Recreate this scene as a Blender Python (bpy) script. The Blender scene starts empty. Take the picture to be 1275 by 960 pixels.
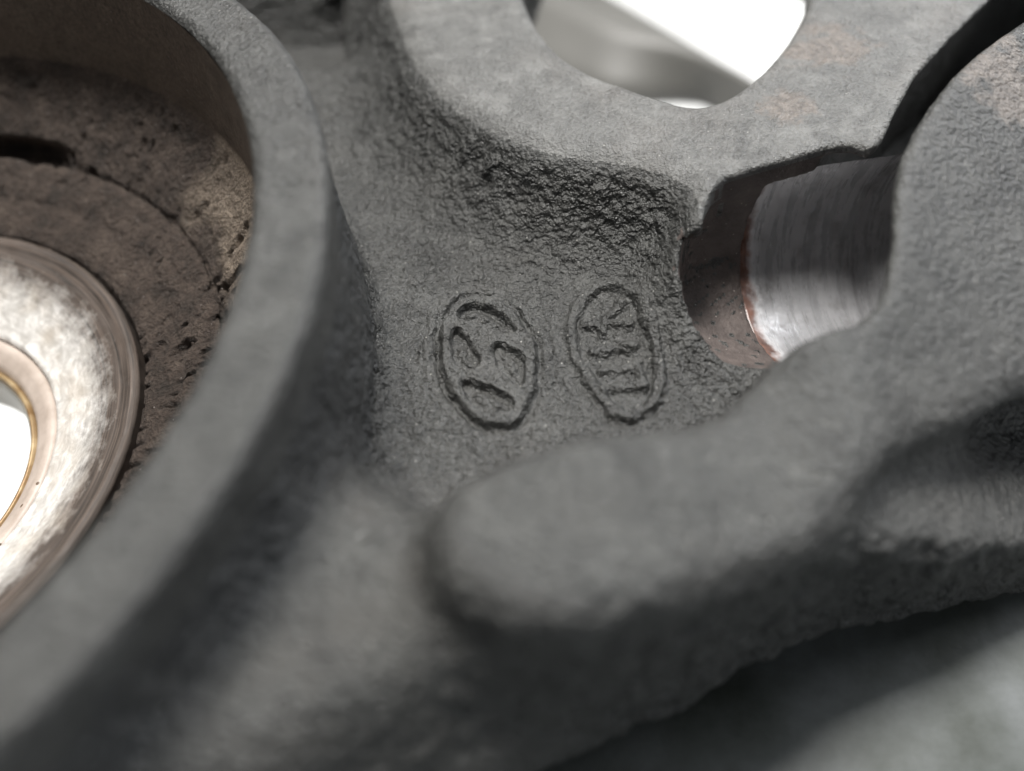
import bpy, math, random
import numpy as np
from mathutils import Matrix, Vector
from mathutils.bvhtree import BVHTree

# ------------------------------------------------------------------ camera, world, lamps
SC = bpy.context.scene
MM = 0.001
# coordinates below are millimetres: Z = hub axis, z = 0 on the web with the emblems, origin on the hub axis
CAM = np.array([53.236, -32.128, 50.140])
ROT = np.array([[0.99809129, 0.03613675, -0.05007916],      # rows: right, up, back of the camera
                [0.0, 0.81092152, 0.58515493],
                [0.06175586, -0.58403804, 0.8093737]])
HFOV = math.radians(60)
cd = bpy.data.cameras.new('camera')
cam = bpy.data.objects.new('camera', cd)
SC.collection.objects.link(cam)
m = Matrix.Identity(4)
for i in range(3):
    for j in range(3):
        m[i][j] = ROT[j][i]
    m[i][3] = CAM[i] * MM
cam.matrix_world = m
cd.sensor_width = 36
cd.lens = 18 / math.tan(HFOV / 2)
cd.clip_start = 0.002
cd.clip_end = 20
cd.dof.use_dof = True
cd.dof.focus_distance = 0.0655
cd.dof.aperture_fstop = 14.0
SC.camera = cam

w = bpy.data.worlds.new('World')
SC.world = w
w.use_nodes = True
bg = w.node_tree.nodes['Background']
bg.inputs[0].default_value = (0.86, 0.93, 1.0, 1)
bg.inputs[1].default_value = 0.10


def area(name, loc, target, size, power, color):
    ld = bpy.data.lights.new(name, 'AREA')
    ld.shape = 'RECTANGLE'
    ld.size, ld.size_y = size
    ld.energy = power
    ld.color = color
    o = bpy.data.objects.new(name, ld)
    SC.collection.objects.link(o)
    o.location = loc
    o.rotation_euler = (Vector(target) - Vector(loc)).to_track_quat('-Z', 'Y').to_euler()
    return o


area('work_lamp', (0.005, 0.115, 0.33), (0.05, 0.01, 0.0), (0.11, 0.08), 2.15, (1.0, 0.975, 0.94))
area('window_light', (0.50, 0.44, 0.36), (0.07, 0.01, 0.0), (0.60, 0.46), 4.8, (0.95, 0.97, 1.0))
area('front_fill', (0.36, -0.44, 0.06), (0.07, -0.01, 0.0), (0.40, 0.16), 0.38, (0.86, 0.92, 1.0))  # low fill added in front to brighten the undersides, no visible source

SC.view_settings.view_transform = 'Standard'
SC.view_settings.look = 'None'
SC.view_settings.exposure = 0.15
SC.view_settings.gamma = 1.0
SC.cycles.max_bounces = 6
SC.cycles.use_denoising = True
rng = np.random.default_rng(7)
random.seed(7)


def at(px, py, z):
    """photograph pixel (1275 x 960) -> x, y on the plane of height z (mm)"""
    f = 637.5 / math.tan(HFOV / 2)
    d = np.array([(px - 637.5) / f, -(py - 480.0) / f, -1.0]) @ ROT
    t = (z - CAM[2]) / d[2]
    return CAM[0] + t * d[0], CAM[1] + t * d[1]


def pts(lst, z):
    return np.array([at(x, y, z) for x, y in lst])


def ptz(lst):
    return np.array([at(x, y, z) for x, y, z in lst])


# ------------------------------------------------------------------ numeric helpers
def hash3(i, j, k, seed):
    h = (i * 374761393 + j * 668265263 + k * 2147483647 + seed * 974634777) & 0xffffffff
    h = ((h ^ (h >> 13)) * 1274126177) & 0xffffffff
    h = ((h ^ (h >> 16)) * 2246822519) & 0xffffffff
    return ((h ^ (h >> 15)) & 0xffff) / 32767.5 - 1.0


def vnoise(P, scale, seed=0):
    """value noise in -1..1; P (n,3) in mm, scale = feature size in mm"""
    Q = P / scale
    I = np.floor(Q).astype(np.int64)
    F = Q - I
    F = F * F * F * (F * (F * 6 - 15) + 10)
    out = np.zeros(len(P))
    for a in (0, 1):
        wa = F[:, 0] if a else 1 - F[:, 0]
        for b in (0, 1):
            wb = F[:, 1] if b else 1 - F[:, 1]
            for c in (0, 1):
                wc = F[:, 2] if c else 1 - F[:, 2]
                out += wa * wb * wc * hash3(I[:, 0] + a, I[:, 1] + b, I[:, 2] + c, seed)
    return out


def fbm(P, scale, octaves=3, seed=0):
    o, a = np.zeros(len(P)), 1.0
    for k in range(octaves):
        o += a * vnoise(P, scale / 2 ** k, seed + 11 * k)
        a *= 0.5
    return o


def sstep(a, b, x):
    t = np.clip((x - a) / (b - a), 0, 1)
    return t * t * (3 - 2 * t)


def smin(a, b, k):
    h = np.clip(0.5 + 0.5 * (b - a) / k, 0, 1)
    return b + (a - b) * h - k * h * (1 - h)


def smax(a, b, k):
    return -smin(-a, -b, k)


def poly_sd(poly, X, Y):
    """signed distance to a polygon, negative inside"""
    d = np.full(X.shape, 1e9)
    inside = np.zeros(X.shape, bool)
    n = len(poly)
    for i in range(n):
        ax, ay = poly[i]
        bx, by = poly[(i + 1) % n]
        ex, ey = bx - ax, by - ay
        t = np.clip(((X - ax) * ex + (Y - ay) * ey) / (ex * ex + ey * ey + 1e-12), 0, 1)
        d = np.minimum(d, (X - ax - t * ex) ** 2 + (Y - ay - t * ey) ** 2)
        if ay != by:
            inside ^= ((ay > Y) != (by > Y)) & (X < ex * (Y - ay) / (by - ay) + ax)
    d = np.sqrt(d)
    return np.where(inside, -d, d)


def smooth_poly(p, it=2):
    p = np.asarray(p, float)
    for _ in range(it):
        q = np.roll(p, -1, 0)
        p = np.stack([p * .75 + q * .25, p * .25 + q * .75], 1).reshape(-1, 2)
    return p


def surface_nets(F, org, h):
    S = F < 0
    nx, ny, nz = F.shape
    cnt = np.zeros((nx - 1, ny - 1, nz - 1), np.int8)
    for a in (0, 1):
        for b in (0, 1):
            for c in (0, 1):
                cnt += S[a:nx - 1 + a, b:ny - 1 + b, c:nz - 1 + c]
    ci, cj, ck = np.nonzero((cnt > 0) & (cnt < 8))
    idx = np.full(cnt.shape, -1, np.int32)
    idx[ci, cj, ck] = np.arange(len(ci))
    acc = np.zeros((len(ci), 3))
    num = np.zeros(len(ci))
    cor = [(a, b, c) for a in (0, 1) for b in (0, 1) for c in (0, 1)]
    val = {q: F[ci + q[0], cj + q[1], ck + q[2]] for q in cor}
    for p in cor:
        for ax in range(3):
            if p[ax]:
                continue
            q = list(p)
            q[ax] = 1
            q = tuple(q)
            va, vb = val[p], val[q]
            cr = (va < 0) != (vb < 0)
            t = np.where(cr, va / np.where(cr, va - vb, 1), 0)
            e = np.tile(np.array(p, float), (len(ci), 1))
            e[:, ax] = t
            acc += e * cr[:, None]
            num += cr
    V = np.stack([ci, cj, ck], 1) + acc / num[:, None]
    V = V * h + np.array(org)
    faces = []
    for ax in range(3):
        sl0 = [slice(None)] * 3
        sl1 = [slice(None)] * 3
        sl0[ax] = slice(0, -1)
        sl1[ax] = slice(1, None)
        A, B = S[tuple(sl0)], S[tuple(sl1)]
        e = np.argwhere(A != B)
        u, v = [(1, 2), (2, 0), (0, 1)][ax]
        ok = (e[:, u] > 0) & (e[:, v] > 0) & (e[:, u] < F.shape[u] - 1) & (e[:, v] < F.shape[v] - 1)
        e = e[ok]
        flip = ~A[tuple(e.T)]
        quad = []
        for du, dv in ((-1, -1), (0, -1), (0, 0), (-1, 0)):
            c = e.copy()
            c[:, u] += du
            c[:, v] += dv
            quad.append(idx[tuple(c.T)])
        quad = np.stack(quad, 1)
        quad[flip] = quad[flip][:, ::-1]
        faces.append(quad)
    return V, np.concatenate(faces)


def vert_normals(V, Fq):
    n = np.cross(V[Fq[:, 2]] - V[Fq[:, 0]], V[Fq[:, 3]] - V[Fq[:, 1]])
    N = np.zeros_like(V)
    for k in range(4):
        for c in range(3):
            N[:, c] += np.bincount(Fq[:, k], n[:, c], len(V))
    return N / (np.linalg.norm(N, axis=1, keepdims=True) + 1e-12)


def relax(V, Fq, it, lam=0.5):
    for _ in range(it):
        A = np.zeros_like(V)
        deg = np.zeros(len(V))
        for k in range(4):
            a, b = Fq[:, k], Fq[:, (k + 1) % 4]
            for c in range(3):
                A[:, c] += np.bincount(a, V[b, c], len(V)) + np.bincount(b, V[a, c], len(V))
            deg += np.bincount(a, minlength=len(V)) + np.bincount(b, minlength=len(V))
        V = V + lam * (A / deg[:, None] - V)
    return V


# ------------------------------------------------------------------ object helpers
COL = SC.collection


def thing(name, label, cat, loc=(0, 0, 0)):
    o = bpy.data.objects.new(name, None)
    o.empty_display_size = 0.01
    COL.objects.link(o)
    o.location = [c * MM for c in loc]
    o['label'] = label
    o['category'] = cat
    return o


def mesh_obj(name, V, Fq, mat, parent=None, N=None, attrs=None, label=None):
    me = bpy.data.meshes.new(name)
    V = np.asarray(V, float)
    off = np.zeros(3) if parent is None else np.array(parent.matrix_world.translation if parent.parent is None else (0, 0, 0)) / MM * 0
    me.vertices.add(len(V))
    me.vertices.foreach_set('co', ((V - off) * MM).astype(np.float32).ravel())
    Fq = np.asarray(Fq, np.int32)
    k = Fq.shape[1]
    me.loops.add(Fq.size)
    me.loops.foreach_set('vertex_index', Fq.ravel())
    me.polygons.add(len(Fq))
    me.polygons.foreach_set('loop_start', np.arange(0, Fq.size, k, dtype=np.int32))
    me.update(calc_edges=True)
    me.polygons.foreach_set('use_smooth', np.ones(len(Fq), bool))
    if attrs:
        for an, av in attrs.items():
            a = me.attributes.new(an, 'FLOAT', 'POINT')
            a.data.foreach_set('value', np.asarray(av, np.float32))
    me.materials.append(mat)
    if N is not None:
        me.normals_split_custom_set_from_vertices([tuple(x) for x in N])
    o = bpy.data.objects.new(name, me)
    COL.objects.link(o)
    if parent is not None:
        o.parent = parent
    if label:
        o['label'] = label
    return o


def split(V, Fq, lab, names, mats, parent, N, attrs):
    out = {}
    for k, nm in names.items():
        f = Fq[lab == k]
        if not len(f):
            continue
        u, inv = np.unique(f, return_inverse=True)
        out[k] = mesh_obj(nm, V[u], inv.reshape(f.shape), mats[k], parent, N[u], {a: v[u] for a, v in attrs.items()})
    return out


# ------------------------------------------------------------------ materials
class NT:
    def __init__(self, name):
        self.m = bpy.data.materials.new(name)
        self.m.use_nodes = True
        self.t = self.m.node_tree
        self.b = self.t.nodes['Principled BSDF']
        tc = self.t.nodes.new('ShaderNodeTexCoord')
        mp = self.t.nodes.new('ShaderNodeMapping')
        mp.inputs['Scale'].default_value = (1000, 1000, 1000)      # texture space in mm
        self.t.links.new(tc.outputs['Object'], mp.inputs[0])
        self.co = mp.outputs[0]

    def lk(self, a, b):
        self.t.links.new(a, b)

    def noise(self, size, detail=4, rough=0.55, co=None, dist=0.0):
        n = self.t.nodes.new('ShaderNodeTexNoise')
        n.inputs['Scale'].default_value = 1.0 / size
        n.inputs['Detail'].default_value = detail
        n.inputs['Roughness'].default_value = rough
        n.inputs['Distortion'].default_value = dist
        self.lk(co or self.co, n.inputs['Vector'])
        return n.outputs['Fac']

    def voro(self, size, feature='F1', co=None, rand=1.0):
        n = self.t.nodes.new('ShaderNodeTexVoronoi')
        n.feature = feature
        n.inputs['Scale'].default_value = 1.0 / size
        n.inputs['Randomness'].default_value = rand
        self.lk(co or self.co, n.inputs['Vector'])
        return n.outputs['Distance']

    def ramp(self, fac, stops, interp='LINEAR'):
        n = self.t.nodes.new('ShaderNodeValToRGB')
        n.color_ramp.interpolation = interp
        el = n.color_ramp.elements
        while len(el) > 1:
            el.remove(el[-1])
        for i, (p, c) in enumerate(stops):
            e = el[0] if i == 0 else el.new(p)
            e.position = p
            e.color = (*c, 1) if len(c) == 3 else c
        self.lk(fac, n.inputs[0])
        return n.outputs[0]

    def mathn(self, op, a, b, clamp=False):
        n = self.t.nodes.new('ShaderNodeMath')
        n.operation = op
        n.use_clamp = clamp
        for i, x in enumerate((a, b)):
            if isinstance(x, (int, float)):
                n.inputs[i].default_value = x
            elif x is not None:
                self.lk(x, n.inputs[i])
        return n.outputs[0]

    def mix(self, fac, a, b, blend='MIX'):
        n = self.t.nodes.new('ShaderNodeMix')
        n.data_type = 'RGBA'
        n.blend_type = blend
        for sock, x in ((n.inputs[0], fac), (n.inputs[6], a), (n.inputs[7], b)):
            if isinstance(x, (int, float)):
                sock.default_value = x
            elif isinstance(x, tuple):
                sock.default_value = (*x, 1)
            else:
                self.lk(x, sock)
        return n.outputs[2]

    def attr(self, name):
        n = self.t.nodes.new('ShaderNodeAttribute')
        n.attribute_name = name
        return n.outputs['Fac']

    def bump(self, h, dist_mm, strength=1.0, normal=None):
        n = self.t.nodes.new('ShaderNodeBump')
        n.inputs['Distance'].default_value = dist_mm * MM
        if isinstance(strength, (int, float)):
            n.inputs['Strength'].default_value = strength
        else:
            self.lk(strength, n.inputs['Strength'])
        self.lk(h, n.inputs['Height'])
        if normal is not None:
            self.lk(normal, n.inputs['Normal'])
        return n.outputs[0]

    def scaled(self, s):
        n = self.t.nodes.new('ShaderNodeMapping')
        n.inputs['Scale'].default_value = s
        self.lk(self.co, n.inputs[0])
        return n.outputs[0]

    def done(self, color=None, rough=None, normal=None, metal=None, spec=None):
        for sock, x in (('Base Color', color), ('Roughness', rough), ('Normal', normal), ('Metallic', metal), ('Specular IOR Level', spec)):
            if x is None:
                continue
            if isinstance(x, (int, float)):
                self.b.inputs[sock].default_value = x
            elif isinstance(x, tuple):
                self.b.inputs[sock].default_value = (*x, 1)
            else:
                self.lk(x, self.b.inputs[sock])
        return self.m


def cast_material(name, base, rust=0.0, fine=1.0, tint=(0.062, 0.060, 0.055)):
    """dark grey coated iron casting; attribute grit = how coarse the sand texture is"""
    t = NT(name)
    big = t.noise(9.0, 5, 0.6)
    mid = t.noise(1.6, 4, 0.6)
    c = t.ramp(big, [(0.30, tuple(x * 0.82 for x in base)), (0.5, base), (0.68, tint)])
    c = t.mix(t.ramp(mid, [(0.35, (0.78,) * 3), (0.65, (1.14,) * 3)]), c, c, 'MIX')
    c = t.mix(0.55, c, t.ramp(mid, [(0.3, tuple(x * 0.7 for x in base)), (0.7, tuple(x * 1.35 for x in base))]))
    fine_g = t.noise(0.32, 3, 0.65)
    c = t.mix(1.0, c, t.ramp(fine_g, [(0.30, (0.75,) * 3), (0.5, (1.0,) * 3), (0.72, (1.28,) * 3)]), 'MULTIPLY')
    c = t.mix(t.ramp(t.noise(14.0, 6, 0.62), [(0.55, (0, 0, 0)), (0.74, (0.22,) * 3)]), c, tuple(x * y for x, y in zip(tint, (1.25, 1.08, 0.98))))
    c = t.mix(t.ramp(t.noise(5.0, 6, 0.7), [(0.53, (0, 0, 0)), (0.66, (0.65,) * 3)]), c, tuple(x * 0.42 for x in base))
    c = t.mix(t.ramp(t.noise(2.8, 5, 0.65), [(0.51, (0, 0, 0)), (0.68, (0.65,) * 3)]), c, tuple(x * 1.8 for x in base))
    speck = t.voro(0.7)
    c = t.mix(t.ramp(speck, [(0.06, (0.85,) * 3), (0.10, (0, 0, 0))]), c, t.ramp(t.noise(0.9, 1), [(0.45, (0.05, 0.05, 0.045)), (0.58, (0.42, 0.41, 0.38))]))
    wr = t.ramp(t.mathn('ADD', t.attr('wear'), t.mathn('MULTIPLY', t.mathn('SUBTRACT', t.noise(2.2, 6, 0.7), 0.5), 1.6)), [(0.42, (0, 0, 0)), (0.62, (0.85,) * 3)])
    c = t.mix(wr, c, t.ramp(t.noise(0.6, 4, 0.7), [(0.3, (0.075, 0.064, 0.056)), (0.7, (0.225, 0.195, 0.170))]))
    if rust:
        r = t.ramp(t.noise(3.2, 5, 0.65), [(0.52, (0, 0, 0)), (0.7, (rust,) * 3)])
        c = t.mix(r, c, (0.12, 0.075, 0.05))
    g = t.attr('grit')
    hf = t.mathn('ADD', t.noise(0.75, 2, 0.5), t.mathn('MULTIPLY', t.noise(0.38, 2, 0.5), 0.5))
    hm = t.noise(1.3, 3, 0.5)
    nrm = t.bump(hf, 1.5 * fine, t.mathn('ADD', t.mathn('MULTIPLY', g, 0.75), 0.12))
    nrm = t.bump(fine_g, 0.32, 0.9, nrm)
    nrm = t.bump(hm, 0.9, t.mathn('MULTIPLY', t.mathn('SUBTRACT', g, 0.2, True), 0.55), nrm)
    rg = t.ramp(mid, [(0.3, (0.30,) * 3), (0.7, (0.50,) * 3)])
    return t.done(c, rg, nrm, spec=0.6)


M = {}
M['cast'] = cast_material('cast_iron_grey', (0.047, 0.0472, 0.0445))
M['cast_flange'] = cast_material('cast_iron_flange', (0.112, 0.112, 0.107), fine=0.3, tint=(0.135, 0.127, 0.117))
M['cast_rough'] = cast_material('cast_iron_shaded', (0.035, 0.036, 0.036))  # same grey coat with the hub ring wall's shade in the colour
M['rim'] = cast_material('rim_coat', (0.047, 0.0472, 0.0448), fine=0.5)


def cup_material():
    t = NT('rusty_cup_iron')
    z = t.attr('tan')
    c = t.ramp(t.noise(2.2, 6, 0.65), [(0.3, (0.034, 0.027, 0.022)), (0.5, (0.062, 0.046, 0.037)), (0.7, (0.100, 0.077, 0.062))])
    c = t.mix(z, c, t.ramp(t.noise(0.8, 4, 0.6), [(0.35, (0.155, 0.122, 0.092)), (0.65, (0.225, 0.182, 0.142))]))
    c = t.mix(1.0, c, t.ramp(t.noise(0.25, 3, 0.7), [(0.3, (0.55,) * 3), (0.5, (1.0,) * 3), (0.72, (1.5,) * 3)]), 'MULTIPLY')
    sp = t.ramp(t.voro(0.8), [(0.05, (0.9,) * 3), (0.08, (0, 0, 0))])
    c = t.mix(sp, c, (0.35, 0.32, 0.30))
    hf = t.noise(0.5, 5, 0.65)
    g = t.attr('grit')
    nrm = t.bump(hf, 0.9, t.mathn('ADD', t.mathn('MULTIPLY', g, 0.8), 0.15))
    return t.done(c, 0.62, nrm, spec=0.4)


M['cup'] = cup_material()


def race_material():
    t = NT('machined_race_steel')
    r = t.attr('rad')                                        # 0 at the hole, 1 at the outer edge
    n = t.t.nodes.new('ShaderNodeCombineXYZ')
    t.lk(t.mathn('MULTIPLY', r, 6.0), n.inputs[0])
    t.lk(t.mathn('MULTIPLY', t.attr('ang'), 9.0), n.inputs[1])
    n2 = t.t.nodes.new('ShaderNodeCombineXYZ')
    t.lk(t.mathn('MULTIPLY', r, 34.0), n2.inputs[0])
    t.lk(t.mathn('MULTIPLY', t.attr('ang'), 2.5), n2.inputs[1])
    st = t.noise(1.0, 5, 0.6, co=n2.outputs[0])
    bl = t.noise(1.0, 7, 0.72, co=n.outputs[0], dist=0.6)
    fl = t.ramp(bl, [(0.38, (0.42, 0.40, 0.37)), (0.50, (0.60, 0.58, 0.55)), (0.60, (0.82, 0.80, 0.77))])
    c = t.mix(t.ramp(t.noise(4.0, 3), [(0.45, (0, 0, 0)), (0.75, (0.45,) * 3)]), fl, (0.50, 0.40, 0.29))
    c = t.mix(0.15, c, t.ramp(st, [(0.35, (0.45, 0.43, 0.40)), (0.65, (0.85, 0.83, 0.80))]))
    dirt = t.mathn('ADD', r, t.mathn('MULTIPLY', t.mathn('SUBTRACT', t.noise(1.0, 6, 0.7, co=n.outputs[0]), 0.5), 0.8))
    c = t.mix(t.ramp(dirt, [(0.34, (0, 0, 0)), (0.72, (0.97,) * 3)]), c, t.ramp(st, [(0.35, (0.018, 0.013, 0.010)), (0.7, (0.13, 0.098, 0.080))]))
    nrm = t.bump(st, 0.08, 0.5)
    nrm = t.bump(bl, 0.10, 0.5, nrm)
    return t.done(c, t.ramp(bl, [(0.4, (0.5,) * 3), (0.55, (0.68,) * 3)]), nrm, metal=0.0, spec=0.35)


M['race'] = race_material()
t = NT('seal_lip_pinkish')
c = t.ramp(t.noise(1.8, 5), [(0.3, (0.40, 0.33, 0.28)), (0.7, (0.56, 0.48, 0.42))])
c = t.mix(t.ramp(t.voro(2.1), [(0.06, (1, 1, 1)), (0.09, (0, 0, 0))]), c, (0.10, 0.06, 0.03))
M['seal'] = t.done(c, 0.45, t.bump(t.noise(0.7, 3), 0.08, 0.5), spec=0.4)
t = NT('brass_gold_edge')
c = t.ramp(t.noise(2.0, 4), [(0.3, (0.20, 0.11, 0.04)), (0.7, (0.50, 0.38, 0.22))])
M['gold'] = t.done(c, 0.4, metal=0.3)
t = NT('grey_steel_liner')
M['liner'] = t.done(t.ramp(t.noise(3, 4), [(0.3, (0.30, 0.29, 0.26)), (0.7, (0.46, 0.44, 0.40))]), 0.4, metal=0.4)


def bore_material():
    t = NT('machined_bore_steel')
    u = t.attr('along')                                      # 0..1 along the bore from the rusty lip
    n = t.t.nodes.new('ShaderNodeCombineXYZ')
    a2 = t.attr('around')
    t.lk(t.mathn('MULTIPLY', u, 26.0), n.inputs[0])
    t.lk(t.mathn('MULTIPLY', a2, 0.16), n.inputs[1])
    st = t.noise(1.0, 6, 0.65, co=n.outputs[0])
    c = t.ramp(st, [(0.30, (0.46, 0.46, 0.475)), (0.5, (0.58, 0.58, 0.595)), (0.70, (0.68, 0.675, 0.685))])
    stain = t.ramp(t.noise(2.4, 6, 0.7), [(0.54, (0, 0, 0)), (0.72, (0.6,) * 3)])
    c = t.mix(stain, c, (0.10, 0.085, 0.075))
    ru = t.mathn('ADD', u, t.mathn('MULTIPLY', t.mathn('SUBTRACT', t.noise(1.1, 5), 0.5), 0.10))
    c = t.mix(t.ramp(ru, [(0.0, (1, 1, 1)), (0.03, (0.9,) * 3), (0.06, (0, 0, 0))]), c, t.ramp(t.noise(0.9, 5), [(0.35, (0.07, 0.032, 0.022)), (0.65, (0.17, 0.07, 0.042))]))
    n3 = t.ramp(ru, [(0.04, (0.0,) * 3), (0.09, (0.6,) * 3)])
    nrm = t.bump(st, 0.06, 0.4)
    nrm = t.bump(t.noise(0.6, 4), 0.08, 0.4, nrm)
    return t.done(c, t.ramp(st, [(0.3, (0.22,) * 3), (0.7, (0.34,) * 3)]), nrm, metal=n3)


M['bore'] = bore_material()
t = NT('rusty_pocket_iron')
c = t.ramp(t.noise(1.4, 6, 0.65), [(0.3, (0.060, 0.048, 0.044)), (0.6, (0.110, 0.090, 0.082)), (0.75, (0.15, 0.122, 0.112))])
c = t.mix(t.ramp(t.voro(0.6), [(0.06, (0.9,) * 3), (0.10, (0, 0, 0))]), c, (0.40, 0.36, 0.33))
M['pocket'] = t.done(c, 0.6, t.bump(t.noise(0.35, 4, 0.6), 0.25, 0.6), spec=0.4)
t = NT('grey_painted_plate')
c = t.ramp(t.noise(11, 6, 0.65), [(0.34, (0.052, 0.058, 0.049)), (0.5, (0.095, 0.103, 0.097)), (0.66, (0.150, 0.160, 0.160))])
c = t.mix(t.ramp(t.voro(3.2), [(0.03, (0.8,) * 3), (0.05, (0, 0, 0))]), c, (0.4, 0.4, 0.38))
M['plate'] = t.done(c, 0.42, t.bump(t.noise(0.8, 5), 0.08, 0.3))
t = NT('grey_bracket_paint')
M['bracket'] = t.done(t.ramp(t.noise(20, 4), [(0.3, (0.12, 0.118, 0.108)), (0.7, (0.17, 0.167, 0.155))]), 0.45)
t = NT('white_table_laminate')
M['table'] = t.done(t.ramp(t.noise(60, 4), [(0.3, (0.83, 0.83, 0.81)), (0.7, (0.87, 0.87, 0.855))]), 0.5)

# ------------------------------------------------------------------ setting
tb = 600.0
zt = -90.0
V = np.array([[-tb, -tb, zt], [tb, -tb, zt], [tb, tb, zt], [-tb, tb, zt], [-tb, -tb, zt - 20], [tb, -tb, zt - 20], [tb, tb, zt - 20], [-tb, tb, zt - 20]])
FB = np.array([[0, 1, 2, 3], [7, 6, 5, 4], [0, 4, 5, 1], [1, 5, 6, 2], [2, 6, 7, 3], [3, 7, 4, 0]])
o = mesh_obj('table_top', V, FB, M['table'])
o.data.polygons.foreach_set('use_smooth', np.zeros(6, bool))
o['kind'] = 'structure'

# ------------------------------------------------------------------ the casting as one implicit solid
H = 0.33
org = np.array([-43.0, -46.0, -13.0])
dim = np.array([104.0, 80.0, 21.5]) - org
n3 = (dim / H).astype(int)
gx = org[0] + H * np.arange(n3[0])
gy = org[1] + H * np.arange(n3[1])
gz = org[2] + H * np.arange(n3[2])
X, Y = np.meshgrid(gx, gy, indexing='ij')
Zc = gz[None, None, :].astype(np.float32)
R2 = np.hypot(X, Y)


def f32(a):
    return np.asarray(a, np.float32)


def extrude(d2, ztop, zbot, draft, k):
    """solid over the plan distance d2 with sloped sides and a rounded top edge"""
    if np.ndim(draft):
        s, c = f32(draft)[:, :, None], f32(1 / np.sqrt(1 + draft ** 2))[:, :, None]
    else:
        s, c = np.float32(math.tan(math.radians(draft))), np.float32(math.cos(math.radians(draft)))
    zt_ = f32(ztop if np.ndim(ztop) else np.full(X.shape, ztop))[:, :, None]
    side = (f32(d2)[:, :, None] + (Zc - zt_) * s) * c
    return np.maximum(smax(side, Zc - zt_, np.float32(k)), (zbot if np.ndim(zbot) else np.float32(zbot)) - Zc)


def tilt(x0, y0, z0, sx, sy):
    return z0 + sx * (X - x0) + sy * (Y - y0)


# web with the emblems
WEB = smooth_poly(np.array([[0, 30], [8, 80], [60, 80], [104, 80], [104, -2], *ptz([(1400, 735, -11), (1275, 750, -10), (1180, 765, -9), (1100, 780, -8), (1020, 798, -7), (950, 822, -6), (900, 850, -5), (850, 880, -4), (780, 915, -3.5), (700, 958, -3), (600, 1010, -3), (400, 1150, -3), (100, 1200, -3)]).tolist(), [0, -34]]), 1)
ztw = 0.0 - 11.0 * sstep(41, 53, Y) * sstep(46, 34, X) - 0.25 * sstep(45, 34, X) + (20 * sstep(46, 36, X) + 8 * sstep(36, 46, X)) * sstep(61, 71, Y) * sstep(54, 50, X) - 12 * sstep(65, 70, X) * sstep(5, 1, Y) - 2.0 * sstep(-10, -16, Y)  # pit and raised arm at far left added to keep that corner dark
SL = np.concatenate([pts([(1086, 200), (1092, 190), (1115, 140), (1140, 95), (1185, 45), (1235, -5), (1330, -90)], 7.0),
                     pts([(1430, -90), (1275, 22), (1190, 85), (1135, 150), (1116, 190)], 11.0)])
zbw = f32(-5.0 - 7.0 * sstep(60, 80, X) * sstep(6, 2, Y) - 7.2 * np.maximum(sstep(2, 6, Y) * sstep(60, 66, X) * sstep(38, 34, Y + 0.0 * X), np.maximum(sstep(52, 49, X) * sstep(32, 38, Y), sstep(4.5, 3.5, poly_sd(SL, X, Y)))))[:, :, None]
f_web = extrude(poly_sd(WEB, X, Y), ztw, zbw, 8, 2.0)
# hub ring, outside only (the inside is turned below)
f_ring = np.maximum(np.maximum(f32(R2)[:, :, None] - np.float32(39.75) + (Zc - 16) * np.float32(0.03), Zc - np.float32(15.75)), np.float32(-9) - Zc)
# flange
FL = smooth_poly(pts([(470, -60), (495, 30), (525, 85), (565, 122), (605, 150), (650, 172), (705, 188), (770, 198), (830, 212), (866, 240), (885, 300), (1000, 290), (1130, 260),
                      (1250, 90), (1340, -60), (1290, -200), (440, -260)], 7.0), 1)
d_fl = poly_sd(FL, X, Y)
ztf = 7.0 + 0.03 * (X - 62) - 0.05 * (Y - 22)
f_fl = extrude(d_fl, ztf, -5.0, 30, 2.2)
# raised ridge with the round boss end
RD = smooth_poly(ptz([(560, 655, 11.5), (580, 612, 11.5), (630, 588, 11.5), (720, 566, 10.5), (820, 540, 9.5), (910, 515, 8.5), (985, 480, 8), (1060, 480, 7.5), (1080, 600, 7),
                      (1000, 688, 8), (900, 718, 9), (780, 742, 10), (700, 752, 11), (625, 738, 11.5), (575, 704, 11.5)]), 2)
f_rd = extrude(poly_sd(RD, X, Y) - 0.1 - 0.9 * sstep(64, 50, X), 11.6 - 3.6 * sstep(51, 66, X), -12.0, 11, 2.0)
# big boss on the right
RB = smooth_poly(ptz([(1108, 215, 11), (1135, 150, 11), (1190, 85, 11), (1275, 22, 11), (1420, -70, 11), (1700, 100, 8), (1600, 420, 3), (1290, 474, 5), (1190, 535, 5.5), (1100, 560, 6.5),
                      (1020, 565, 7.5), (940, 540, 8.5), (945, 470, 8.5), (1010, 418, 9), (1085, 378, 10.2), (1104, 320, 10.5)]), 1)
drb = -0.27 - 0.25 * sstep(-2, 4, Y) * sstep(88, 78, X) + 0.35 * sstep(68, 64, X)
f_rb = extrude(poly_sd(RB, X, Y) - 0.2, 7.4 - 0.32 * (X - 74) + 0.287 * Y + 0.8 * np.exp(-((X - 72) / 4) ** 2 - ((Y - 5) / 6) ** 2) - 3.0 * sstep(69.5, 63, X) * sstep(2, -2, Y), -12.0, drb, 1.6)
# ledge under the big boss
LG = smooth_poly(ptz([(970, 610, 8), (1060, 540, 7), (1280, 420, -2), (1500, 420, -3), (1600, 655, -6), (1400, 665, -5), (1275, 676, -2), (1190, 690, 1), (1120, 680, 3.5), (1060, 666, 5.5), (1000, 685, 7)]), 1)
f_lg = extrude(poly_sd(LG, X, Y), 7.0 - 0.55 * (X - 65.4), -14.0, 4, 1.8)

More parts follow.
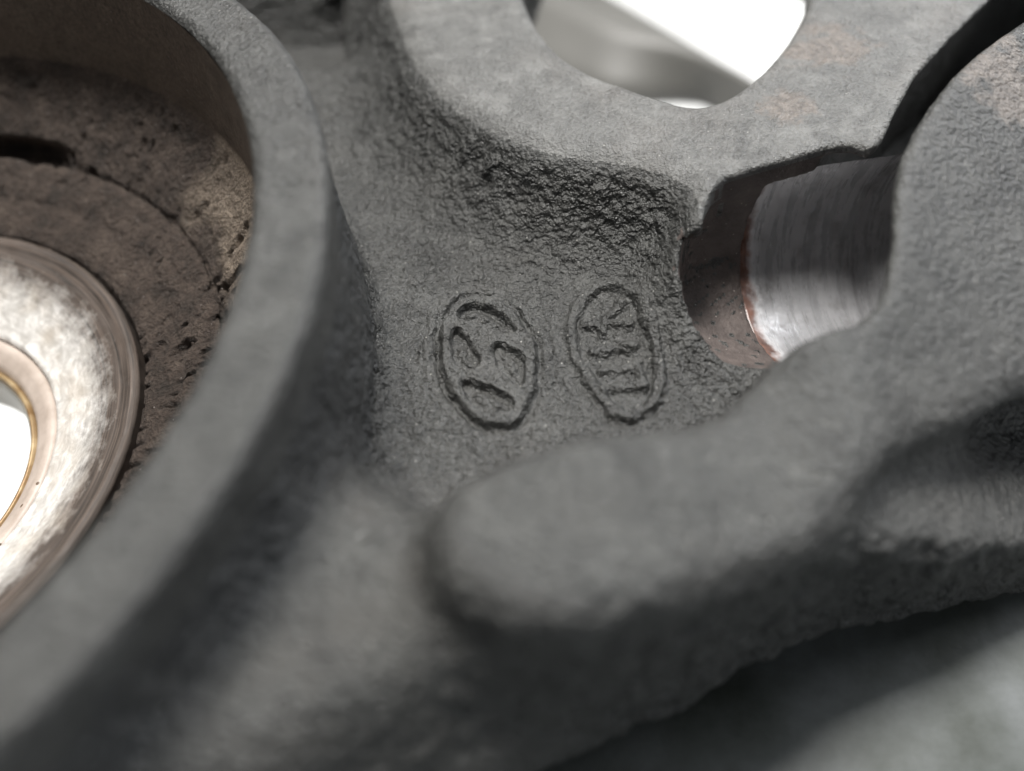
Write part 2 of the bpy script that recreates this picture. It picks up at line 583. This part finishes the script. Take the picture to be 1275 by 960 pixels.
# front saddle between ring and boss
SD = smooth_poly(pts([(380, 560), (425, 600), (485, 640), (555, 645), (600, 690), (590, 770), (480, 845), (350, 915), (200, 1000), (60, 1060), (150, 800)], 7.0), 1)
f_sd = extrude(poly_sd(SD, X, Y), tilt(42, -12, 7.4, 0.0, -0.06), -5.0, 28, 2.6)

F = smin(f_web, f_ring, np.float32(2.2))
F = smin(F, f_fl, np.float32(4.5))
F = smin(F, f_sd, np.float32(3.0))
F = smin(F, f_rd, np.float32(2.4))
F = smin(F, f_lg, np.float32(1.6))
F = smin(F, f_rb, np.float32(3.5))

d_web = f32(poly_sd(WEB, X, Y))[:, :, None]
F = smax(F, np.minimum(d_web + (Zc + 6) * np.float32(0.06), f_ring), np.float32(1.4))
F = np.maximum(F, np.minimum(f32(-3.0 - 7.6 * np.clip((X - 53) / 31, 0, 1.1) - 12 * sstep(-4, 3, Y))[:, :, None] - Zc, f32(R2)[:, :, None] - np.float32(41)))
# cuts: hub, flange hole, slit, bolt bore with its pocket
F = np.maximum(F, np.float32(37.9) - f32(R2)[:, :, None] + 0 * Zc)
HOLE = smooth_poly(pts([(640, -60), (660, 8), (690, 50), (725, 78), (790, 106), (832, 121), (862, 130), (890, 127), (922, 110), (962, 73), (992, 32),
                        (1012, -15), (1000, -160), (700, -180)], 7.0), 1)
F = np.maximum(F, -np.maximum(f32(poly_sd(SL, X, Y))[:, :, None] - np.float32(3.5), np.maximum(Zc - np.float32(6.4), np.float32(-10.5) - Zc)))
WN = np.concatenate([pts([(878, 270), (880, 254), (890, 236), (905, 224), (965, 206), (1005, 195), (1030, 188), (1062, 186), (1080, 194), (1094, 186), (1110, 175)], 7.0),
                     np.array([[78.5, 16.5], [77.5, 11.5], [75.5, 7.0], [70, 5.2], [66, 5.2], [63.5, 8], [62.4, 12]])])
d_win = f32(poly_sd(WN, X, Y))[:, :, None]
F = smax(F, -np.maximum(d_win, np.maximum(np.float32(2.0) - Zc, Zc - f32(np.minimum(7.9, np.where(poly_sd(RB, X, Y) < 0.3, 7.4 - 0.32 * (X - 74) + 0.287 * Y - 2.2, 99)))[:, :, None])), np.float32(0.35))
d_hole = f32(poly_sd(HOLE, X, Y))[:, :, None]
F = smax(F, -(d_hole + 0 * Zc), np.float32(0.6))
F = np.maximum(F, -np.maximum(np.maximum(d_hole - np.float32(4.5), Zc - np.float32(4.6)), np.float32(2.5) - f32(poly_sd(SL, X, Y))[:, :, None]))
F = smax(F, -np.maximum(f32(poly_sd(SL, X, Y))[:, :, None], np.float32(-10.5) - Zc), np.float32(0.35))
yaw, pit = math.radians(14), math.radians(-14)
AX = np.array([math.cos(yaw) * math.cos(pit), math.sin(yaw) * math.cos(pit), math.sin(pit)])
AV = np.array([-math.sin(yaw), math.cos(yaw), 0.0])
AW = np.cross(AX, AV)
BC = np.array([70.8, 12.0, 4.4])
BR = 8.3
s3 = f32((X - BC[0]) * AX[0] + (Y - BC[1]) * AX[1])[:, :, None] + (Zc - np.float32(BC[2])) * np.float32(AX[2])
v3 = f32((X - BC[0]) * AV[0] + (Y - BC[1]) * AV[1])[:, :, None] + 0 * Zc
w3 = f32((X - BC[0]) * AW[0] + (Y - BC[1]) * AW[1])[:, :, None] + (Zc - np.float32(BC[2])) * np.float32(AW[2])
rad = np.where(w3 > 0, np.abs(v3), np.hypot(v3, w3))
c_bore = np.maximum(np.maximum(np.hypot(v3, w3) - np.float32(BR + 0.25), np.float32(-1.4) - s3), s3 - np.float32(20))
PK = smooth_poly(np.array([[67.5, 18.5], [64.6, 17.2], [62.6, 15.9], [61.5, 13.8], [61.1, 11.5], [61.6, 9.2], [62.7, 7.0], [64.3, 5.4], [66.5, 4.7], [72, 4.7], [72, 18.5]]), 1)
low_cyl = np.hypot(v3, np.minimum(w3, 0)) - np.float32(BR - 0.35)
c_pock = smax(smax(f32(poly_sd(PK, X, Y))[:, :, None] + 0 * Zc, low_cyl, np.float32(1.4)), s3 - np.float32(0), np.float32(0.3))
c_pock = np.maximum(c_pock, Zc - np.float32(9))
keep = np.maximum(np.maximum(-d_win, np.float32(5.0) - Zc), f32(13.0 - Y)[:, :, None])      # the flange edge overhangs the bore
cutb = np.maximum(np.maximum(np.minimum(c_bore, c_pock), -keep), Zc - f32(np.minimum(7.4 + 0.2 * np.clip(Y - 6, -3, 8), np.where(X > 74.5, 7.4 - 0.32 * (X - 74) + 0.287 * Y - 2.2, 99)))[:, :, None])
cutb_all = cutb.copy()
del rad, v3, w3
F = smax(F, -cutb, np.float32(0.3))
F[:, :, 0] = np.maximum(F[:, :, 0], 0.1)
F[0], F[-1], F[:, 0], F[:, -1], F[:, :, -1] = 1, 1, 1, 1, 1

Vc, Fc = surface_nets(F.astype(np.float32), org, H)
pocket_d = None
Vc = relax(Vc, Fc, 2)
Nc = vert_normals(Vc, Fc)

# sand-cast surface: lumps on the steep walls, fine skin on the floor, smoother on the tops
steep = 1 - sstep(0.55, 0.93, Nc[:, 2])
low = sstep(3.5, 1.0, Vc[:, 2]) * sstep(-7, -3, Vc[:, 1])
rv = np.hypot(Vc[:, 0], Vc[:, 1])
s_ = (Vc - BC) @ AX
rb_ = np.sqrt(np.maximum(((Vc - BC) ** 2).sum(1) - s_ ** 2, 0))
gi = np.clip(np.round((Vc - Nc * 0.2 - org) / H).astype(int), 0, np.array(F.shape) - 1)
cv = cutb_all[gi[:, 0], gi[:, 1], gi[:, 2]]
in_pocket = ((np.abs(cv) < 0.32) | ((np.abs(poly_sd(WN, Vc[:, 0], Vc[:, 1])) < 0.6) & (Vc[:, 1] > 12) & (Vc[:, 0] > 64.5))) & (Vc[:, 2] < 6.7) & ((Vc[:, 2] < -0.35) | (Nc[:, 2] < 0.6)) & (s_ < 21)
grit = np.clip(0.22 + 0.75 * steep + 0.38 * low, 0, 1)
grit[in_pocket] = 0.25
d_fv = poly_sd(FL, Vc[:, 0], Vc[:, 1])
d_hv = poly_sd(HOLE, Vc[:, 0], Vc[:, 1])
coarse = 0.3 + 0.7 * sstep(2, 5, d_hv) * sstep(6, 4, np.abs(d_fv - 1.5)) * sstep(71, 65, Vc[:, 0]) * sstep(7.2, 5.0, Vc[:, 2]) + 0.25 * sstep(42, 41, rv)
coarse *= 0.3 + 0.7 * sstep(1, 4, d_hv)
coarse += 0.7 * sstep(-4, -8, Vc[:, 1]) * sstep(50, 58, Vc[:, 0]) * sstep(8.5, 6.0, Vc[:, 2] + 0.5 * np.clip(Vc[:, 0] - 64, 0, 20))
coarse *= 1 - 0.75 * sstep(66, 69, Vc[:, 0]) * np.maximum(sstep(12, 14, Vc[:, 1]), sstep(-3, 1, Vc[:, 1]) * sstep(6, 8, Vc[:, 2]))
coarse *= 0.2 + 0.8 * sstep(0.3, 2.5, poly_sd(PK, Vc[:, 0], Vc[:, 1]))
steep = steep * coarse
lump = fbm(Vc, 2.6, 4, 3)
lump2 = fbm(Vc, 1.15, 3, 31)
Rm = np.array([[0.36, 0.48, -0.8], [-0.8, 0.6, 0.0], [0.48, 0.64, 0.6]])
peb = vnoise(Vc @ Rm, 1.2, 55) + 0.55 * vnoise(Vc @ Rm.T, 0.75, 56)
disp = (0.01 + 0.07 * steep) * lump + (0.012 + 0.06 * steep + 0.03 * low) * lump2 + (0.27 * steep + 0.05 * low) * peb + 0.06 * fbm(Vc, 9.0, 2, 77)
disp[in_pocket] *= 0.3
_a, _b = pts([(838, 578), (955, 655)], 11.5)                     # casting seam across the ridge
_e = _b - _a
_t = np.clip(((Vc[:, :2] - _a) @ _e) / (_e @ _e), 0, 1)
_d = np.linalg.norm(Vc[:, :2] - _a - _t[:, None] * _e, axis=1) + 0.3 * fbm(Vc, 3, 2, 91)
disp += 0.2 * np.exp(-(_d / 0.8) ** 2) * (Vc[:, 2] > 9)
Vc = Vc + Nc * disp[:, None]
grit = np.clip(0.2 + 0.7 * steep + 0.38 * low, 0, 1)
grit[in_pocket] = 0.25
grit_c = grit

# ------------------------------------------------------------------ emblems: fine relief patches cut into the web
def zoom(lst, ox, oy, s=4.8):
    return [(ox + x / s, oy + y / s) for x, y in lst]


H_OUT = zoom([(270, 90), (360, 80), (440, 95), (520, 140), (590, 205), (650, 280), (695, 380), (715, 480), (710, 580), (690, 680), (650, 770), (590, 825),
              (520, 850), (440, 850), (380, 830), (300, 770), (240, 700), (180, 620), (140, 520), (125, 400), (135, 300), (165, 200), (210, 130)], 520, 350)
H_CUT = [zoom(q, 520, 350) for q in (
    [(255, 200), (290, 150), (350, 140), (430, 165), (500, 215), (560, 265), (595, 303), (540, 305), (470, 285), (400, 255), (330, 235), (265, 225)],
    [(205, 300), (240, 280), (275, 320), (310, 390), (355, 460), (350, 500), (310, 520), (250, 510), (215, 470), (205, 400)],
    [(455, 385), (490, 375), (540, 410), (600, 420), (635, 490), (630, 580), (605, 620), (565, 590), (510, 530), (470, 470), (450, 430)],
    [(270, 610), (310, 605), (370, 630), (440, 645), (510, 680), (565, 730), (540, 765), (460, 785), (390, 765), (330, 715), (290, 660)])]
K_OUT = zoom([(250, 85), (340, 60), (430, 70), (520, 120), (590, 220), (650, 330), (700, 450), (720, 560), (710, 670), (670, 770), (600, 850), (520, 885),
              (430, 870), (350, 810), (270, 720), (200, 610), (150, 500), (120, 390), (115, 280), (150, 190), (200, 125)], 680, 340)
# K, I and an A without crossbar, read downwards: stroke ends
K_STR = {'k': [((235, 300), (500, 335)), ((330, 305), (440, 225)), ((350, 315), (340, 375))],
         'i': [((285, 465), (515, 450))],
         'a': [((320, 590), (545, 560)), ((545, 560), (580, 655)), ((580, 655), (355, 690))]}


def seg_sd(a, b, X_, Y_):
    e = np.subtract(b, a)
    t_ = np.clip(((X_ - a[0]) * e[0] + (Y_ - a[1]) * e[1]) / (e @ e), 0, 1)
    return np.hypot(X_ - a[0] - t_ * e[0], Y_ - a[1] - t_ * e[1])


_c0 = Vc[Fc[:, 0]]
_fs = Fc[(np.abs(_c0[:, 0] - 52) < 14) & (np.abs(_c0[:, 1] - 6) < 14) & (np.abs(_c0[:, 2]) < 12)]
_u = np.unique(_fs)
bvh = BVHTree.FromPolygons([tuple(v) for v in Vc[_u]], np.searchsorted(_u, _fs).tolist())
GS = 0.075
emblems = []
for kind, outp in (('h', H_OUT), ('k', K_OUT)):
    P = smooth_poly(pts(outp, 0.3), 1)
    lo, hi = P.min(0) - 1.6, P.max(0) + 1.6
    ex = np.arange(lo[0], hi[0], GS)
    ey = np.arange(lo[1], hi[1], GS)
    EX, EY = np.meshgrid(ex, ey, indexing='ij')
    sd = poly_sd(P, EX, EY)
    base = np.zeros(EX.shape)
    last = 0.0
    for i in range(EX.shape[0]):
        for j in range(EX.shape[1]):
            if sd[i, j] > 1.7:
                continue
            hit = bvh.ray_cast(Vector((EX[i, j], EY[i, j], 4.5)), Vector((0, 0, -1)))
            if hit[0] is not None:
                last = hit[0].z
            base[i, j] = last
    for _ in range(3):
        b2 = base.copy()
        b2[1:-1, 1:-1] = (base[1:-1, 1:-1] * 2 + base[:-2, 1:-1] + base[2:, 1:-1] + base[1:-1, :-2] + base[1:-1, 2:]) / 6
        base = b2
    P3 = np.stack([EX.ravel(), EY.ravel(), np.zeros(EX.size)], 1)
    wob = (0.16 * fbm(P3, 1.3, 3, 5)).reshape(EX.shape)
    sdw = sd + wob
    letters = np.full(EX.shape, 0)
    if kind == 'h':
        h = 0.55 * sstep(0.16, -0.22, sdw)                         # raised oval
        for q in H_CUT:
            cd_ = poly_sd(smooth_poly(pts(q, 0.3), 1), EX, EY) + wob * 0.7 - 0.10
            h -= 0.74 * sstep(0.16, -0.12, cd_) * (1 - 0.40 * sstep(-0.3, -0.8, cd_))
        h -= 0.55 * np.exp(-((sdw - 0.30) / 0.24) ** 2) * (0.45 + 0.5 * sstep(3, -3, (EX - EX.mean()) + 0.5 * (EY - EY.mean())) + 0.4 * fbm(P3, 2.4, 2, 9).reshape(EX.shape))
    else:
        h = 0.50 * sstep(0.15, -0.25, sdw) - 0.62 * sstep(-0.62, -1.0, sdw)
        h -= 0.25 * np.exp(-((sdw - 0.30) / 0.24) ** 2) * (0.6 + 0.7 * fbm(P3, 2.2, 2, 19).reshape(EX.shape)) * sstep(-9, 4, EX - EX.mean() - 0)
        for li, (nm_, segs) in enumerate(K_STR.items()):
            dl = np.full(EX.shape, 9.0)
            for a_, b_ in segs:
                pa, pb = pts(zoom([a_, b_], 680, 340), 0.2)
                dl = np.minimum(dl, seg_sd(pa, pb, EX, EY))
            dl = dl + wob * 0.9
            h += 0.58 * sstep(0.62, 0.14, dl + 0.13 * fbm(P3, 0.9, 2, 61).reshape(EX.shape))
            letters[dl < 0.46] = li + 1
    h *= 0.85 if kind == 'h' else 0.75
    h += 0.07 * fbm(P3, 0.8, 3, 41).reshape(EX.shape)
    fade = sstep(1.35, 0.9, sd)
    Zp = base + h * fade + 0.02 - 0.10 * sstep(1.05, 1.35, sd)
    emblems.append((kind, EX, EY, Zp, sd, letters, P))
    # the web sinks out of the way under the patch
    near = (np.abs(Vc[:, 2]) < 3.5) & (Vc[:, 0] > lo[0]) & (Vc[:, 0] < hi[0]) & (Vc[:, 1] > lo[1]) & (Vc[:, 1] < hi[1]) & (Nc[:, 2] > 0.4)
    sdv = poly_sd(P, Vc[near, 0], Vc[near, 1])
    Vc[near, 2] -= 1.2 * sstep(1.15, 0.75, sdv)

Nn = vert_normals(Vc, Fc)
for kind, EX, EY, Zp, sd, letters, P in emblems:
    near = (np.abs(Vc[:, 2]) < 3.5) & (np.hypot(Vc[:, 0] - P[:, 0].mean(), Vc[:, 1] - P[:, 1].mean()) < 14)
    sdv = poly_sd(P, Vc[near, 0], Vc[near, 1])
    keep = Nc[near]
    tmp = Nn[near]
    mk = (sdv < 1.6) & (sdv > 0.2)
    tmp[mk] = keep[mk]
    Nn[near] = tmp

# ------------------------------------------------------------------ parts of the casting
fcen = Vc[Fc].mean(1)
fx, fy, fz = fcen.T
fr = np.hypot(fx, fy)
fn = Nc[Fc].mean(1)
lab = np.zeros(len(Fc), int)                                        # web
lab[(fr < 40.9) & (fz > 1.5)] = 1                                   # ring outside
d_flf = poly_sd(FL, fx, fy)
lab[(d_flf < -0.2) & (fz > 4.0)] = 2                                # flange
d_rb = poly_sd(RB, fx, fy)
d_rd = poly_sd(RD, fx, fy)
d_lg = poly_sd(LG, fx, fy)
d_sd = poly_sd(SD, fx, fy)
lab[(d_sd < 1.5) & (fz > 1.5) & (fr > 41)] = 3
lab[(d_rd < 2.6) & (fz > 1.5) & (fr > 41)] = 4
lab[(d_lg < 1.5) & (fz > 1.0) & (fz < 5.5) & (d_rd > 1.0)] = 6
lab[(d_rb < 1.5) & (fz > 5.0) & (d_rb < d_rd)] = 5
pk = in_pocket[Fc].sum(1) >= 3
lab[pk] = 7
names = {0: 'web', 1: 'hub_ring_wall', 2: 'flange', 3: 'saddle', 4: 'ridge', 5: 'mounting_boss', 6: 'ledge', 7: 'bolt_pocket'}
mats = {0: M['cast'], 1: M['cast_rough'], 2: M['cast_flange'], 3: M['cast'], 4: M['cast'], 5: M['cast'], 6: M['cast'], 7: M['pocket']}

wear = np.zeros(len(Vc))
for (wx, wy), rr in ((at(1035, 50, 7.3), 4.6), (at(1255, 90, 11), 5.5), (at(980, 130, 7.3), 3.0)):
    wear = np.maximum(wear, np.exp(-((Vc[:, 0] - wx) ** 2 + (Vc[:, 1] - wy) ** 2) / rr ** 2) * 0.75)
knuckle = thing('steering_knuckle', 'dark grey cast iron steering knuckle with hub bore and two oval maker emblems', 'steering knuckle')
parts = split(Vc, Fc, lab, names, mats, knuckle, Nn, {'grit': grit_c, 'wear': wear})
parts[2]['label'] = 'pale grey flat flange with a cut-out at its edge'
parts[4]['label'] = 'smooth raised ridge with a rounded boss end'
parts[7]['label'] = 'brown rusty pocket beside the machined bolt bore'

for kind, EX, EY, Zp, sd, letters, P in emblems:
    ny = EX.shape[1]
    Vp = np.stack([EX, EY, Zp], 2).reshape(-1, 3)
    i, j = np.meshgrid(np.arange(EX.shape[0] - 1), np.arange(ny - 1), indexing='ij')
    Q = np.stack([i * ny + j, (i + 1) * ny + j, (i + 1) * ny + j + 1, i * ny + j + 1], -1).reshape(-1, 4)
    Q = Q[(sd.ravel()[Q] < 1.34).all(1)]
    Np = vert_normals(Vp, Q)
    ll = letters.ravel()[Q].max(1)
    for k in range(4):
        f_ = Q[ll == k]
        if not len(f_):
            continue
        u, inv = np.unique(f_, return_inverse=True)
        if k == 0:
            em = mesh_obj('emblem', Vp[u], inv.reshape(f_.shape), M['cast'], knuckle, Np[u], {'grit': np.full(len(u), 0.36)},
                          'cast oval emblem with a slanted H' if kind == 'h' else 'cast oval emblem with the letters KIA')
        else:
            mesh_obj('letter', Vp[u], inv.reshape(f_.shape), M['cast'], em, Np[u], {'grit': np.full(len(u), 0.36)})


# ------------------------------------------------------------------ hub: turned parts
def lathe(name, prof, mat, parent, seg=720, step=0.4, disp=None, attrs=None, label=None, center=(0, 0), edges=True):
    """turn a profile of (r, z); disp(P, N, u) gives a displacement"""
    p = []
    for (a, b) in zip(prof[:-1], prof[1:]):
        n = max(1, int(math.hypot(b[0] - a[0], b[1] - a[1]) / step))
        for q in range(n):
            p.append((a[0] + (b[0] - a[0]) * q / n, a[1] + (b[1] - a[1]) * q / n))
    p.append(prof[-1])
    p = np.array(p)
    th = np.linspace(0, 2 * np.pi, seg, endpoint=False)
    Vl = np.stack([p[:, 0][:, None] * np.cos(th) + center[0], p[:, 0][:, None] * np.sin(th) + center[1], np.repeat(p[:, 1][:, None], seg, 1)], 2).reshape(-1, 3)
    i, j = np.meshgrid(np.arange(len(p) - 1), np.arange(seg), indexing='ij')
    j2 = (j + 1) % seg
    Q = np.stack([i * seg + j, i * seg + j2, (i + 1) * seg + j2, (i + 1) * seg + j], -1).reshape(-1, 4)
    N = vert_normals(Vl, Q)
    if disp is not None:
        Vl = Vl + N * disp(Vl, N)[:, None]
        N = vert_normals(Vl, Q)
    at_ = attrs(Vl, N) if attrs else None
    return mesh_obj(name, Vl, Q, mat, parent, N, at_, label)


def cup_disp(P, N):
    r = np.hypot(P[:, 0], P[:, 1])
    rough = sstep(35.0, 34.0, r) * (0.4 + 0.6 * sstep(24.5, 26.5, r))
    ca = np.arctan2(P[:, 1], P[:, 0])
    Q_ = np.stack([r * 0.7, ca * 42.0, P[:, 2]], 1)
    pit = 0.75 * sstep(0.18, 0.5, vnoise(Q_, 0.8, 5)) + 0.12 * sstep(0.1, 0.5, vnoise(P, 0.55, 15))
    slot = sstep(68, 80, np.degrees(ca)) * sstep(104, 93, np.degrees(ca)) * sstep(29.0, 29.4, r) * sstep(30.6, 30.0, r)
    return 0.05 * fbm(P, 3, 2, 1) - 1.7 * slot + rough * (0.16 * fbm(P, 1.5, 3, 2) - 1.25 * pit * np.maximum(0.15 + 0.25 * sstep(0.0, 0.5, vnoise(P, 3.0, 8)), 1.0 * sstep(34, 22, np.degrees(ca)) * sstep(34.8, 33.5, r)))


def cup_attr(P, N):
    r = np.hypot(P[:, 0], P[:, 1])
    ang = np.degrees(np.arctan2(P[:, 1], P[:, 0]))
    tan = sstep(36.4, 35.9, r) * sstep(29.0, 31.5, r + 1.2 * fbm(P, 2.5, 3, 4)) * sstep(7.5, 6.3, P[:, 2]) * sstep(8, 20, ang + 6 * vnoise(P, 3, 6)) * sstep(47, 34, ang + 6 * vnoise(P, 3, 9))
    grit = 0.2 + 0.8 * sstep(35.2, 34.2, r)
    return {'tan': np.clip(np.maximum(tan, 0.40 * sstep(35.0, 35.15, r)), 0, 1), 'grit': grit}


lathe('hub_rim', [(39.9, 12.0), (40.1, 15.2), (39.95, 15.75), (39.6, 16.0), (36.3, 16.0), (35.85, 15.85), (35.6, 15.4)], M['rim'], knuckle, 900, 0.3,
      disp=lambda P, N: 0.10 * fbm(P, 7, 3, 2) + 0.035 * fbm(P, 1.1, 3, 3), attrs=lambda P, N: {'grit': np.full(len(P), 0.30)},
      label='smooth grey flat rim of the hub bore')
lathe('hub_cup', [(35.6, 15.4), (35.5, 13.5), (35.1, 6.6), (34.4, 5.6), (31.4, 2.6), (30.0, 0.9), (29.5, 0.3), (29.3, -0.5), (29.0, 0.25), (28.4, 0.2),
                  (26.2, -0.6), (25.6, -1.2), (22.9, -2.0), (22.4, -2.3), (22.1, -3.6)], M['cup'], knuckle, 1400, 0.22, disp=cup_disp, attrs=cup_attr,
      label='brown rusty pitted inside of the hub')
race = lathe('bearing_race', [(22.05, -3.6), (21.95, -2.2), (21.5, -2.0), (21.0, -2.3), (20.7, -2.5), (20.2, -2.6), (17.5, -4.0), (15.0, -5.4), (14.4, -5.6), (14.3, -6.0)], M['race'], knuckle, 600, 0.25,
             disp=lambda P, N: 0.04 * fbm(P, 1.5, 3, 12), attrs=lambda P, N: {'rad': np.clip((np.hypot(P[:, 0], P[:, 1]) - 14.3) / 7.7, 0, 1), 'ang': np.arctan2(P[:, 1], P[:, 0])},
             label='bright worn machined steel bearing race')
lathe('seal_ring', [(14.25, -6.2), (14.1, -5.85), (13.6, -5.9), (12.4, -6.7), (12.2, -7.2)], M['seal'], knuckle, 360, 0.3, label='pinkish worn seal ring')
lathe('gold_edge', [(12.18, -7.3), (12.0, -6.95), (11.75, -7.0), (11.6, -7.6)], M['gold'], knuckle, 360, 0.2)
lathe('inner_liner', [(11.58, -7.7), (11.45, -7.6), (11.3, -8.2), (11.2, -12.0), (20, -12.2), (37.9, -9.0)], M['liner'], knuckle, 360, 0.6)

# ------------------------------------------------------------------ machined bolt bore
nu, na = 90, 150
ss = np.linspace(-1.6, 20.0, nu)
Vb, al, ar = [], [], []
for k, s in enumerate(ss):
    r = BR + (0.25 if k == 0 else 0.0) + (0.18 if s > 9.0 else 0.0)
    amax = math.asin(max(-0.3, min(0.8, (4.9 - (BC + s * AX)[2]) / (r * AW[2]))))
    for a_ in np.linspace(math.radians(-198), amax, na):
        Vb.append(BC + s * AX + r * (math.cos(a_) * AV + math.sin(a_) * AW))
        al.append((s + 1.6) / 21.6)
        ar.append(a_ * BR)
Vb = np.array(Vb)
i, j = np.meshgrid(np.arange(nu - 1), np.arange(na - 1), indexing='ij')
Q = np.stack([i * na + j, (i + 1) * na + j, (i + 1) * na + j + 1, i * na + j + 1], -1).reshape(-1, 4)
Nb = vert_normals(Vb, Q)
if ((BC - Vb) * Nb).sum() < 0:
    Q = Q[:, ::-1]
Vb = Vb + 0.015 * (fbm(Vb, 0.8, 2, 3))[:, None] * Nb
mesh_obj('bolt_bore', Vb, Q, M['bore'], knuckle, vert_normals(Vb, Q), {'along': al, 'around': ar}, 'shiny machined bolt bore with a rusty lip')

# ------------------------------------------------------------------ plate and bracket behind the casting
def slab(name, poly, ztop, thick, mat, bev=0.6, lab_=None, cat=None, zfun=None):
    n = len(poly)
    ctr = poly.mean(0)
    rings = [(0.0, -thick), (0.0, -bev), (bev * 0.3, -bev * 0.3), (bev, 0.0)]
    Vs, Fs = [], []
    for off, dz in rings:
        for p in poly:
            d = ctr - p
            d = d / np.linalg.norm(d)
            Vs.append((p[0] + d[0] * off, p[1] + d[1] * off, ztop + dz))
    for r in range(len(rings) - 1):
        for q in range(n):
            Fs.append((r * n + q, r * n + (q + 1) % n, (r + 1) * n + (q + 1) % n, (r + 1) * n + q))
    me = bpy.data.meshes.new(name)
    me.from_pydata([tuple(c * MM for c in v) for v in Vs], [], Fs + [tuple(range(n - 1, -1, -1)), tuple(range((len(rings) - 1) * n, len(rings) * n))])
    me.materials.append(mat)
    ob = bpy.data.objects.new(name, me)
    COL.objects.link(ob)
    if lab_:
        ob['label'], ob['category'] = lab_, cat
    return ob


PL = np.array([[30, -75], [150, -75], [150, -4.7], [92, -4.7], [60, -4.9], [40, -9]], float)
slab('metal_plate', smooth_poly(PL, 1), -12.0, 3.0, M['plate'], lab_='smooth grey painted metal plate under the lower edge of the casting', cat='plate')


# curved bracket seen through the flange hole: a swept section with a rolled lip
zb = -40.0
up = smooth_poly(pts([(520, -135), (620, -80), (700, -40), (760, -6), (850, 47), (945, 105), (1040, 168), (1130, 235)], zb), 0)
dn = pts([(440, -40), (560, 20), (660, 70), (755, 112), (842, 107), (884, 110), (960, 165), (1060, 250)], zb - 4)
tt = np.linspace(0, 7, 57)
up = np.stack([np.interp(tt, range(8), up[:, k]) for k in (0, 1)], 1)
dn = np.stack([np.interp(tt, range(8), dn[:, k]) for k in (0, 1)], 1)
for _ in range(4):
    up[1:-1] = (up[:-2] + up[1:-1] + up[2:]) / 3
    dn[1:-1] = (dn[:-2] + dn[1:-1] + dn[2:]) / 3
sec = [(0.0, -2.5), (0.0, -0.3), (0.02, 0.0), (0.20, 0.2), (0.23, -0.5), (0.27, -0.5), (0.33, 0.5), (0.45, 0.7), (0.6, -0.2), (0.8, -2.6), (1.0, -3.6), (1.0, -4.8), (0.1, -2.5)]
Vs = np.array([[p[0] + (q[0] - p[0]) * a_, p[1] + (q[1] - p[1]) * a_, zb + 1.6 * b_] for p, q in zip(up, dn) for a_, b_ in sec])
ns = len(sec)
Fs = np.array([[i * ns + j, i * ns + (j + 1) % ns, (i + 1) * ns + (j + 1) % ns, (i + 1) * ns + j] for i in range(len(up) - 1) for j in range(ns)])
ob = mesh_obj('bracket', Vs, Fs, M['bracket'])
ob['label'] = 'blurred grey metal bracket with rolled lip behind the flange cut-out'
ob['category'] = 'bracket'
